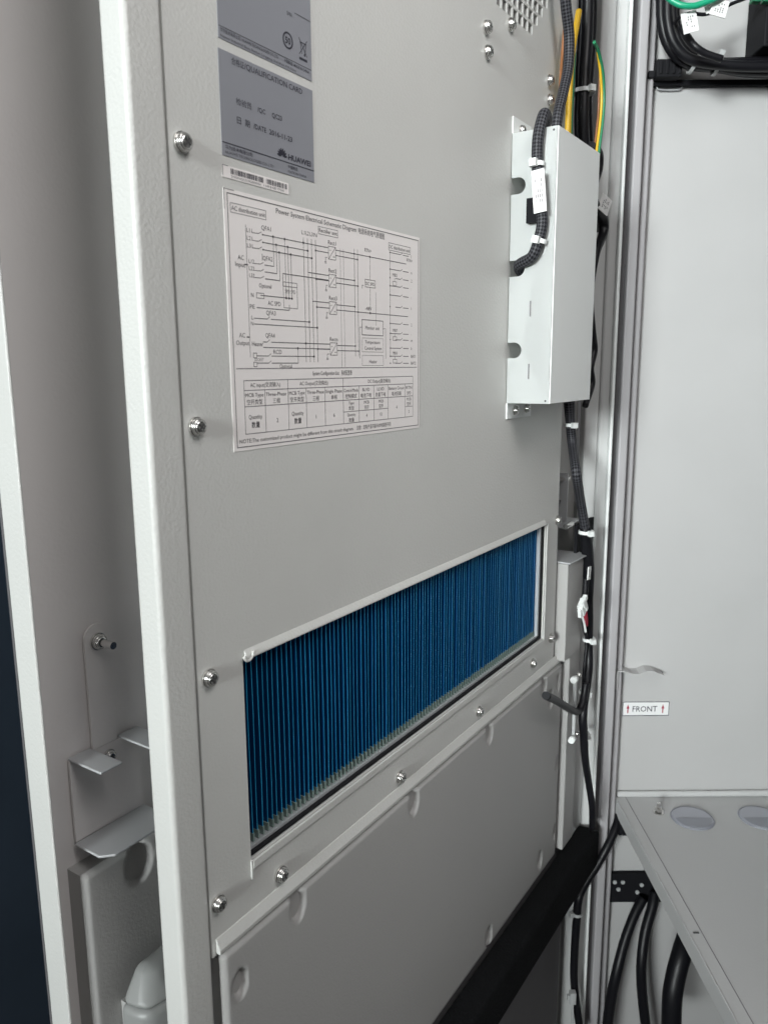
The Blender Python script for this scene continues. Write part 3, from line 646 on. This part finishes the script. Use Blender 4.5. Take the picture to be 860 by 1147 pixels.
MB('W').tube([p3(a-(2.6 if b > 60 else 1), b, +.028) for a, b in base[1:]], 0.0016, n=10).build('yellow_insulation', M['yellow'], g2)
MB('W').tube([p3(a-(5.4 if b > 80 else 3), b, +.024) for a, b in base[2:]], 0.0014, n=10).build('brown_insulation', M['orange'], g2)
# sleeve bulging behind the right edge of the box
rs = T('cable_sleeve', 'black cable sleeve bulging out past the right edge of the white box, with tag', 'cable', p3(672, 250, .02))
MB('W').tube([p3(662, 163, .022), p3(669.5, 172, .022), p3(670, 190, .022), p3(664, 215, .022), p3(668, 232, .022), p3(675, 246, .022), p3(675, 262, .022), p3(667, 285, .022), p3(661, 330, .022), p3(663, 372, .022), p3(664.5, 392, .022), p3(661, 412, .022), p3(662, 430, .022), p3(655, 455, .022)], [.005, .006, .0052, .004, .0055, .0068, .0062, .005, .004, .005, .0055, .0045, .005, .004], n=14).build('sleeve', M['cable'], rs)
flag(rs, p3(677, 229, .030), (UPV+D*.35+N*.2), D*.9-UPV*.3+N*.3, 0.020, 0.020)
# lower harness
lh = T('wiring_harness', 'black wiring harness hanging between the white box and the black floor strip', 'cable', p3(655, 700, -.04))
hp = [(636, 430, .0), (637.5, 455, .0), (638.5, 475, .0), (641, 500, +.004), (645, 530, +.026), (650, 562, +.018), (655, 592, +.018)]
MB('W').tube([p3(*a) for a in hp], [.0075, .0072, .0062, .0062, .0062, .0062, .0066], n=18, uvn=16).build('braided_sleeve', M['braid'], lh)
hp2 = [(655, 590, +.018), (657, 612, +.018), (659, 640, +.018), (659, 670, +.018), (659.5, 700, +.018), (659, 720, +.018), (659, 745, .021), (657, 765, .023), (654, 785, .026), (652.5, 805, .028), (653.5, 825, .029), (655, 850, .031), (659.5, 880, .034), (663, 905, .038), (663, 928, .034)]
MB('W').tube([p3(*a) for a in hp2], [.0075, .0085, .008, .0062, .0058, .0058, .0062, .0062, .0062, .006, .006, .0055, .005, .005, .005], n=16).build('cable', M['cable'], lh)
MB('W').tube([p3(656, 648, +.018), p3(655, 664, +.02), p3(652.5, 676, +.02)], .0042, n=12).build('cable', M['cable'], lh)
MB('W').tube([p3(652.5, 690, +.018), p3(654, 705, +.018), p3(657, 716, +.018), p3(655.5, 735, +.018), p3(654, 752, +.018), p3(653, 772, +.018), p3(654, 800, +.018)], .0026, n=10).build('cable', M['cable'], lh)
MB('W').tube([p3(651.5, 690, +.024), p3(654, 698, +.024), p3(655.5, 708, +.024)], .0017, n=8).build('white_wire', M['white_pl'], lh)
for dx in (0, 2): MB('W').tube([p3(653.5+dx, 682, +.024), p3(655+dx, 692, +.026), p3(655+dx, 701, +.024)], .0013, n=8).build('red_wire', M['red'], lh)
for (a, b, r_) in ((638.5, 476, .0068), (656, 596, .0088), (659, 716, .0078), (654.5, 775, .0072), (653.5, 822, .0068)):
    tie(lh, p3(a, b, +.020 if b > 500 else .0), UPV, r_, head=(N-D*.8))
flag(lh, p3(659.5, 642, +.025), UPV+D*.12, D, .018, .0110)
# plug-in connector: body, latch, ribs
c = p3(652, 680, +.03)
q = MB('W')
def ob(cx_, u0, v0, w0, ang):
    e1 = (D*math.cos(ang)+UPV*math.sin(ang)); e2 = (-D*math.sin(ang)+UPV*math.cos(ang))
    lo = [cx_+e1*a*u0+e2*b*v0-N*w0 for a, b in ((-1, -1), (1, -1), (1, 1), (-1, 1))]; hi = [x+N*2*w0 for x in lo]; q.hexa(lo, hi)
ob(c, .0085, .0090, .004, .6); ob(c+D*.006+UPV*.009, .006, .0035, .003, .6); ob(c-D*.009-UPV*.006, .003, .006, .0025, .3); ob(c+UPV*.003+D*.001+N*.0045, .003, .009, .001, .6); ob(c+UPV*.006-D*.006+N*.0045, .002, .0065, .001, .6)
q.build('connector', M['white_pl'], lh, bevel=.0008, seg=2)
# backing plate behind the harness
bp_ = thing('black_backing_plate', 'small flat black plate behind the harness next to the steel bracket', 'plate', (1.0, +.004, 1.2))
a_, zt_ = dp(646.5, 588, +.004); b_, _ = dp(665.5, 588, +.004); zl_ = dp(650, 617, +.004)[1]; a2_ = dp(652, 620, +.004)[0]; zl2_ = dp(655, 645, +.004)[1]
MB().box(a_, b_, +.000, +.004, zl_, zt_).build('plate', M['black'], bp_)
MB().box(a2_, b_, +.000, +.004, zl2_, zl_-.0003).build('plate_tail', M['black'], bp_)
# stub cable
worldcable('cable_stub', [p3(611, 779, .03), p3(624, 785.5, .026), p3(637, 793.5, .024), p3(646, 797, .024), p3(651.5, 789, .026), p3(654, 778, .026), p3(656, 765, .026)], .0052, M['cable'], 'short black cable stub with cut end poking out over the pressed cover', 'cable', n=14)
# standoff rail with two nylon standoffs
sr = T('standoff_rail', 'slim white rail held by two nylon standoffs behind the harness', 'bracket', p3(642, 800, .026))
q = MB('W'); A = [p3(645.0, 758, .026), p3(646.0, 758, .026), p3(644.0, 831, .026), p3(643.0, 831, .026)]; q.hexa(A, [a-N*.004 for a in A]); q.build('rail', M['grey_pl'], sr)
for (a, b) in ((645, 759), (642.5, 826)):
    c = p3(a, b, .026); q = MB('W'); q.tube([c-D*.012, c-D*.002], .0044, n=14, res=1); q.build('standoff', M['white_pl'], sr)
    q = MB('W'); q.tube([c-D*.002, c+D*.014], .0030, n=10, res=1); q.tube([c+D*.008, c+D*.012], .0040, n=12, res=1); q.build('stud', M['steel'], sr)
# harness below the foam strip
l2 = T('lower_cable', 'black cable with a white connector hanging below the foam strip by the post', 'cable', p3(646, 1050, .02))
MB('W').tube([c3(693, 914, 1.118), c3(688, 930, 1.098), c3(680, 948, 1.085), c3(669, 968, 1.08), c3(655, 990, 1.075), c3(648, 1006, 1.065), c3(645.5, 1030, 1.065), c3(643, 1070, 1.065), c3(643, 1105, 1.065), c3(650, 1160, 1.065)], .0062, n=14).build('cable', M['cable'], l2)
tie(l2, c3(646, 1023, 1.065), UPV, .0070, M['grey_pl'], head=(-1, -.3, 0))
c = c3(641, 1116, 1.052); q = MB('W'); q.box(c.x-.005, c.x+.0045, c.y-.005, c.y+.004, c.z-.011, c.z+.009); q.box(c.x-.0085, c.x-.0052, c.y-.003, c.y+.003, c.z-.006, c.z+.003); q.box(c.x-.002, c.x+.002, c.y-.0065, c.y-.0052, c.z-.007, c.z+.007); q.build('connector', M['grey_pl'], l2, bevel=.0006, seg=2)
MB('W').tube([c3(641, 1122, 1.052), c3(641, 1160, 1.052)], .0018, n=8).build('wire', M['grey_pl'], l2)

# ================================================================== BLACK FOAM STRIP along the bottom of the door
fs = MB(); fs.prism([(0.0045, 0.797), (0.034, 0.800), (0.038, 0.795), (0.038, 0.742), (0.0045, 0.735)], 0, 0.34, 1.08)
o = fs.build('foam_strip', M['foam'], None); o.location = d3(0.34, 0, 0.74)
for v in o.data.vertices: v.co.x -= 0.34; v.co.z -= 0.74
o.rotation_euler = (0, 0, ROTZ); o['label'] = 'long black foam strip across the foot of the pressed cover'; o['category'] = 'strip'
bv = o.modifiers.new('b', 'BEVEL'); bv.width = .004; bv.segments = 3

# ================================================================== CABINET
YW = 1.135
cab = T('equipment_cabinet', 'light grey equipment cabinet body with corner post and smooth side wall', 'cabinet', (0.36, YW, 0.1))
XL = cp(700, 500, YW)[0]
MB('W').box(XL-.05, 1.0, YW, YW+.03, 0.1, 2.5).build('side_wall', M['paint_cab'], cab)
MB('W').box(1.0, 1.03, 0.45, YW-.001, 0.1, 2.5).build('back_wall', M['paint_cab'], cab)
MB('W').box(0.48, 1.02, 0.42, 0.449, 0.1, 2.5).build('near_wall', M['paint_cab'], cab)
MB('W').box(0.32, 1.02, 0.42, YW+.03, 2.501, 2.54).build('roof', M['paint_cab'], cab)
MB('W').box(0.37, 0.999, 0.45, YW-.001, 0.101, 0.15).build('base_plate', M['paint_cab'], cab)
Y0 = 1.10
def xc(px, Y=Y0): return cp(px, 500, Y)[0]
xA0, xA1 = xc(653.5, 1.104), xc(669.0, 1.104)
post = MB('W')
post.prism([(xA0, 1.132), (xA0, 1.104), (xA1, 1.104), (xA1, 1.132)], 2, .15, 2.5)
post.build('hinge_strip', M['paint_white2'], cab, bevel=.003)
post = MB('W'); post.box(xc(669.5), xc(684), Y0, 1.133, .15, 2.5); post.build('corner_post', M['paint_white2'], cab, bevel=.004, seg=4)
post = MB('W'); post.box(xc(684)-.0055, xc(684)-.001, Y0-.010, Y0-.0005, .15, 2.5); post.build('door_stop_lip', M['paint_white'], cab, bevel=.0015)
MB('W').box(xc(684)+.0005, xc(692.3), Y0+.011, 1.133, .15, 2.5).build('rubber_gasket', M['rubber_g'], cab)
MB('W').box(xc(692.5), xc(703), Y0, 1.133, .15, 2.5).build('frame_strip', M['anod'], cab, bevel=.003)
MB('W').box(cp(702.5, 500, 1.118)[0], cp(710.5, 500, 1.118)[0], 1.118, YW-.0005, .15, 2.5).build('inner_strip', M['anod'], cab, bevel=.003)
# FRONT sticker on the side wall
x0, z1 = cp(697, 785, YW); x1, z0 = cp(748, 802, YW)
fl_ = MB('W').box(x0, x1, YW-.0008, YW-.0002, z0+.001, z1-.001).build('front_sticker', M['frontlab'], cab, label='small white sticker reading FRONT between two red arrows')
W_ = x1-x0; H_ = z1-z0-.002; k = Ink(lambda a, b: (x0+a*W_, YW-.0012, z0+.001+b*H_), 'W')
k.quad(0, 0, 1, .05); k.quad(0, .95, 1, 1); k.quad(0, .05, .012, .95); k.quad(.988, .05, 1, .95)
k.text('FRONT', .215, .30, .40, .53, .004)
for cx_ in (.115, .865):
    k.quad(cx_-.012, .20, cx_+.012, .55, 1); k.poly([(cx_-.032, .52), (cx_+.032, .52), (cx_, .80)], 1)
k.build('sticker_print', [M['ink'], M['ink_r']], fl_)
# bent clip on the wall
xa, za = cp(694, 750, YW); 
q = MB('W'); sx = lambda px, py, Y=YW-.03: c3(px, py, Y)
top = [(692, 751), (700, 752), (708, 755), (716, 755), (724, 752), (732, 752), (740, 755), (744, 757)]
a = [c3(x, y, YW-.022) for x, y in top]; b = [Vector((p.x, YW-.0005, p.z+.001)) for p in a]
for i in range(len(a)-1):
    q.hexa([a[i], a[i+1], b[i+1], b[i]], [v-UPV*.0018 for v in (a[i], a[i+1], b[i+1], b[i])])
l0 = c3(691.5, 752, YW-.022); q.box(l0.x-.0015, l0.x+.0008, l0.y-.001, YW-.03+.012, l0.z-.030, l0.z)
q.build('wall_clip', M['paint_cab'], cab)

# ================================================================== SHELF
shx, shz = cp(688, 891, YW)
sh = T('equipment_shelf', 'grey painted metal shelf with two round caps below the FRONT sticker', 'shelf', (shx, YW, shz))
pl_ = MB('W'); pl_.box(shx+.001, 0.9894, 0.47, YW-.001, shz-.003, shz); pl_.build('shelf_plate', M['shelf'], sh)
MB('W').box(shx-.0012, shx+.0008, 0.47, YW-.001, shz-.025, shz+.0006).build('shelf_lip', M['shelf'], sh, bevel=.0008)
MB('W').box(shx+.0155, shx+.0160, 0.47, YW-.002, shz+.0001, shz+.0005).build('fold_line', M['ink_l'], sh)
MB('W').box(shx+.002, 0.9894, YW-.008, YW-.0012, shz+.0002, shz+.010).build('rear_bead', M['shelf'], sh, bevel=.004)
def shpt(px, py):
    r = ray(px, py); t_ = (shz-CAM.z)/r.z; P = r*t_; return P.x, P.y
for (px, py, lab) in ((775, 917, 'round lilac grey cap nearer the bolt'), (851, 916.5, 'round lilac grey cap cut by the picture edge')):
    cx_, cy_ = shpt(px, py); R_ = .030
    q = MB('W'); q.disc((cx_, cy_, 0), 2, R_, shz+.0002, shz+.0022, 40, R_*.97); o = q.build('round_cap', M['cap'], sh, label=lab)
    q = MB('W'); q.disc((cx_, cy_, 0), 2, R_*.90, shz+.0024, shz+.0030, 40); q.build('cap_face', M['cap'], o)
    q = MB('W'); q.tube([(cx_+R_*1.02*math.cos(2*math.pi*i/28), cy_+R_*1.02*math.sin(2*math.pi*i/28), shz+.0010) for i in range(29)], .0011, n=8, res=2); q.build('cap_rim', M['cap_d'], o)
    q = MB('W'); n_ = 20
    q.prism([(cx_+R_*.89*math.cos(math.pi+math.pi*i/n_), cy_-.003+R_*.86*math.sin(math.pi+math.pi*i/n_)) for i in range(n_+1)], 2, shz+.0032, shz+.0036); q.build('cap_dark_half', M['cap_d'], o)  # raised half disc in the darker cap tone
cx_, cy_ = shpt(737, 910)
q = MB('W'); q.disc((cx_, cy_, 0), 2, .0085, shz+.0002, shz+.0016, 20); q.disc((cx_, cy_, 0), 2, .0058, shz+.0018, shz+.0075, 6); q.disc((cx_, cy_, 0), 2, .0028, shz+.0076, shz+.016, 12); q.build('bolt', M['steel'], sh)
cx_, cy_ = shpt(779, 1045)
q = MB('W'); q.box(cx_-.0035, cx_+.0035, cy_-.0012, cy_+.0012, shz+.0001, shz+.0008); q.build('scratch_mark', M['steel_dark'], sh)
# black mounting plate with hoses under the shelf
zt = cp(700, 978, YW-0.00767)[1]; zb = cp(700, 1010, YW-0.00767)[1]
mpx = cp(680, 990, YW-0.00767)[0]
mp_ = T('mounting_plate', 'black perforated mounting plate on the wall under the grey shelf', 'bracket', (mpx, YW, zb))
q = MB('W'); q.box(mpx, mpx+0.09204, YW-0.0092, YW-0.00153, zb, zt); q.build('plate', M['black'], mp_, bevel=0.00077)
for (px, py) in ((688, 988), (697, 988), (692, 996), (718, 991), (713, 999)):
    c = c3(px, py, YW-0.00959); q = MB('W'); q.disc((c.x, 0, c.z), 1, 0.00322, YW-0.01112, YW-0.00936, 12); q.build('rivet', M['grey_pl'], mp_)
# a small black foot of the shelf in the corner
q = MB('W'); q.box(shx-0.0023, shx+0.03451, YW-0.03835, YW-0.00153, shz-0.04602, shz-0.02608); q = q.build('shelf_foot', M['black'], sh)
GH = 'black hoses under the shelf'
worldcable('hose', [c3(720, 1006, 1.1160), c3(710, 1025, 1.1045), c3(699, 1055, 1.0891), c3(690, 1090, 1.0738), c3(683, 1125, 1.0738), c3(677, 1175, 1.0738)], [0.00767, 0.00767, 0.00782, 0.00805, 0.00844, 0.00844], M['cable'], 'black hose curving from the mounting plate down beside the post', 'hose', GH, n=16)
worldcable('hose', [c3(733, 1000, 1.1160), c3(730, 1016, 1.1045), c3(722, 1045, 1.0891), c3(718, 1080, 1.0738), c3(719, 1115, 1.0738), c3(726, 1175, 1.0738)], 0.00805, M['cable'], 'black hose hanging straight down between the other two hoses', 'hose', GH, n=16)
worldcable('hose', [c3(775, 1030, 1.0354), c3(764, 1065, 0.9971), c3(756, 1095, 0.9818), c3(752, 1125, 0.9741), c3(751, 1185, 0.9741)], 0.01419, M['cable'], 'thick black hose disappearing under the slanting shelf edge', 'hose', GH, n=18)

# ================================================================== TOP RIGHT: tray and cables
ty = YW-0.01074
xt, zt = cp(727, 92.5, ty)
tr = T('cable_tray', 'thin black cable tray edge high on the cabinet wall', 'tray', (xt, ty, zt))
q = MB('W'); q.box(xt, 0.9818, YW-0.01074, YW-0.00153, zt-0.00384, zt+0.00345); q.build('tray_edge', M['black'], tr, bevel=0.00077)
q = MB('W'); zz = cp(735, 101, YW-0.00307)[1]; xa = cp(734, 100, YW-0.00307)[0]; xb = cp(764, 100, YW-0.00307)[0]
q.tube([(xa, YW-0.0046, zz+0.00767), (xa+0.00153, YW-0.0046, zz+0.00153), (xa+0.00767, YW-0.0046, zz), (xb-0.00614, YW-0.0046, zz), (xb, YW-0.0046, zz+0.0046)], 0.00092, n=8); q.build('wire_loop', M['galv'], tr)
blk = T('black_cable_clamp', 'black ribbed clamp block at the end of the cable tray', 'clamp', c3(744, 80, 1.0738))
a = c3(729, 90, 1.1160); b = c3(760, 69.5, 1.1160)
q = MB('W'); q.box(a.x+0.00307, b.x, 1.1045, 1.1290, a.z+0.00077, b.z); q.box(a.x-0.0046, a.x+0.00291, 1.1121, 1.1260, a.z+0.0023, a.z+0.01074)
for i in range(4): q.box(a.x+0.00614+i*0.00844, a.x+0.00997+i*0.00844, 1.1026, 1.1043, a.z+0.00384, b.z-0.00307)
q.build('block', M['rubber'], blk, bevel=0.00092)
tb_ = T('cable_bundle', 'thick bundle of black cables curving along the tray at the top', 'cable', c3(760, 50, 1.0431))
for (dx, dy, r_, yy) in ((0, 0, 0.00675, 1.0930), (7, -5, 0.00629, 1.0776), (13, -9, 0.00552, 1.0891), (3, 3, 0.00568, 1.1083), (17, -12, 0.0046, 1.1045)):
    MB('W').tube([c3(741+dx*1.1, -60, yy), c3(740+dx*1.0, 0, yy), c3(741+dx*.95, 25+dy*.3, yy), c3(747+dx*.8, 48+dy*.7, yy), c3(760+dx*.5, 65+dy, yy), c3(778, 72+dy*.8, yy), c3(805, 75+dy*.55, yy), c3(835, 79+dy*.9, yy), c3(880, 80+dy*1.1, yy)], r_, n=16).build('cable', M['cable'], tb_)
MB('W').tube([c3(762, 30, 1.0585), c3(770, 42, 1.0508), c3(778, 52, 1.0431), c3(790, 60, 1.0431), c3(808, 66, 1.0431)], 0.00422, n=12).build('cable', M['cable'], tb_)
for (px, py, e) in ((776.5, 70, (.9, 0, -.35)), (802, 73, (.95, 0, -.25))):
    tie(tb_, c3(px, py, 1.0907), Vector(e), 0.01266 if px < 790 else 0.0115, M['grey_pl'], head=(.15, -.35, 1))
w1 = T('tagged_wire', 'thin black wire with a white tag arching behind the green wire', 'wire', c3(780, 15, 1.0738))
MB('W').tube([c3(752, 32, 1.0815), c3(760, 20, 1.0738), c3(772, 15, 1.0661), c3(790, 16, 1.0661), c3(808, 9, 1.0661), c3(822, 3, 1.0661), c3(840, -4, 1.0661)], 0.00215, n=10).build('wire', M['cable'], w1)
flag(w1, c3(772, 25, 1.0278), (-.25, 0, 1), (1, 0, .3), 0.02301, 0.01841); flag(w1, c3(805, 9, 1.0278), (.25, 0, 1), (1, 0, .3), 0.01841, 0.01994)
flag(w1, c3(796, 8, 1.0316), (.9, 0, .35), (-.3, 0, 1), 0.01534, 0.01074)
worldcable('green_earth_wire', [c3(744, -6, 1.0278), c3(754, 2, 1.0239), c3(765, 6.5, 1.0201), c3(778, 6.5, 1.0201), c3(790, 2.5, 1.0201), c3(803, -3, 1.0201), c3(815, -12, 1.0201)], 0.00368, M['teal'], 'bright green wire crossing in front of the black cables at the top', 'wire', n=12)
bx = T('black_breaker', 'black device with green terminals at the top right corner', 'device', c3(855, 30, 1.0891))
a = c3(848, 57, 1.0891); q = MB('W'); q.box(a.x, a.x+0.09204, 1.0738, 1.1275, a.z, a.z+0.07286); q.box(a.x+0.00307, a.x+0.08437, 1.0692, 1.0734, a.z+0.00307, a.z+0.04602); q.build('housing', M['rubber'], bx, bevel=0.0023)
a = c3(838, 3, 1.0738); q = MB('W')
for i in range(4): q.box(a.x+i*0.01381, a.x+i*0.01381+0.01074, 1.0623, 1.0726, a.z-0.00307, a.z+0.01534)
q.build('terminal', M['green'], bx, bevel=0.00077)

for o in list(bpy.data.objects):                       # tidy helper properties
    for kx in ('_f', '_b'):
        if kx in o: del o[kx]
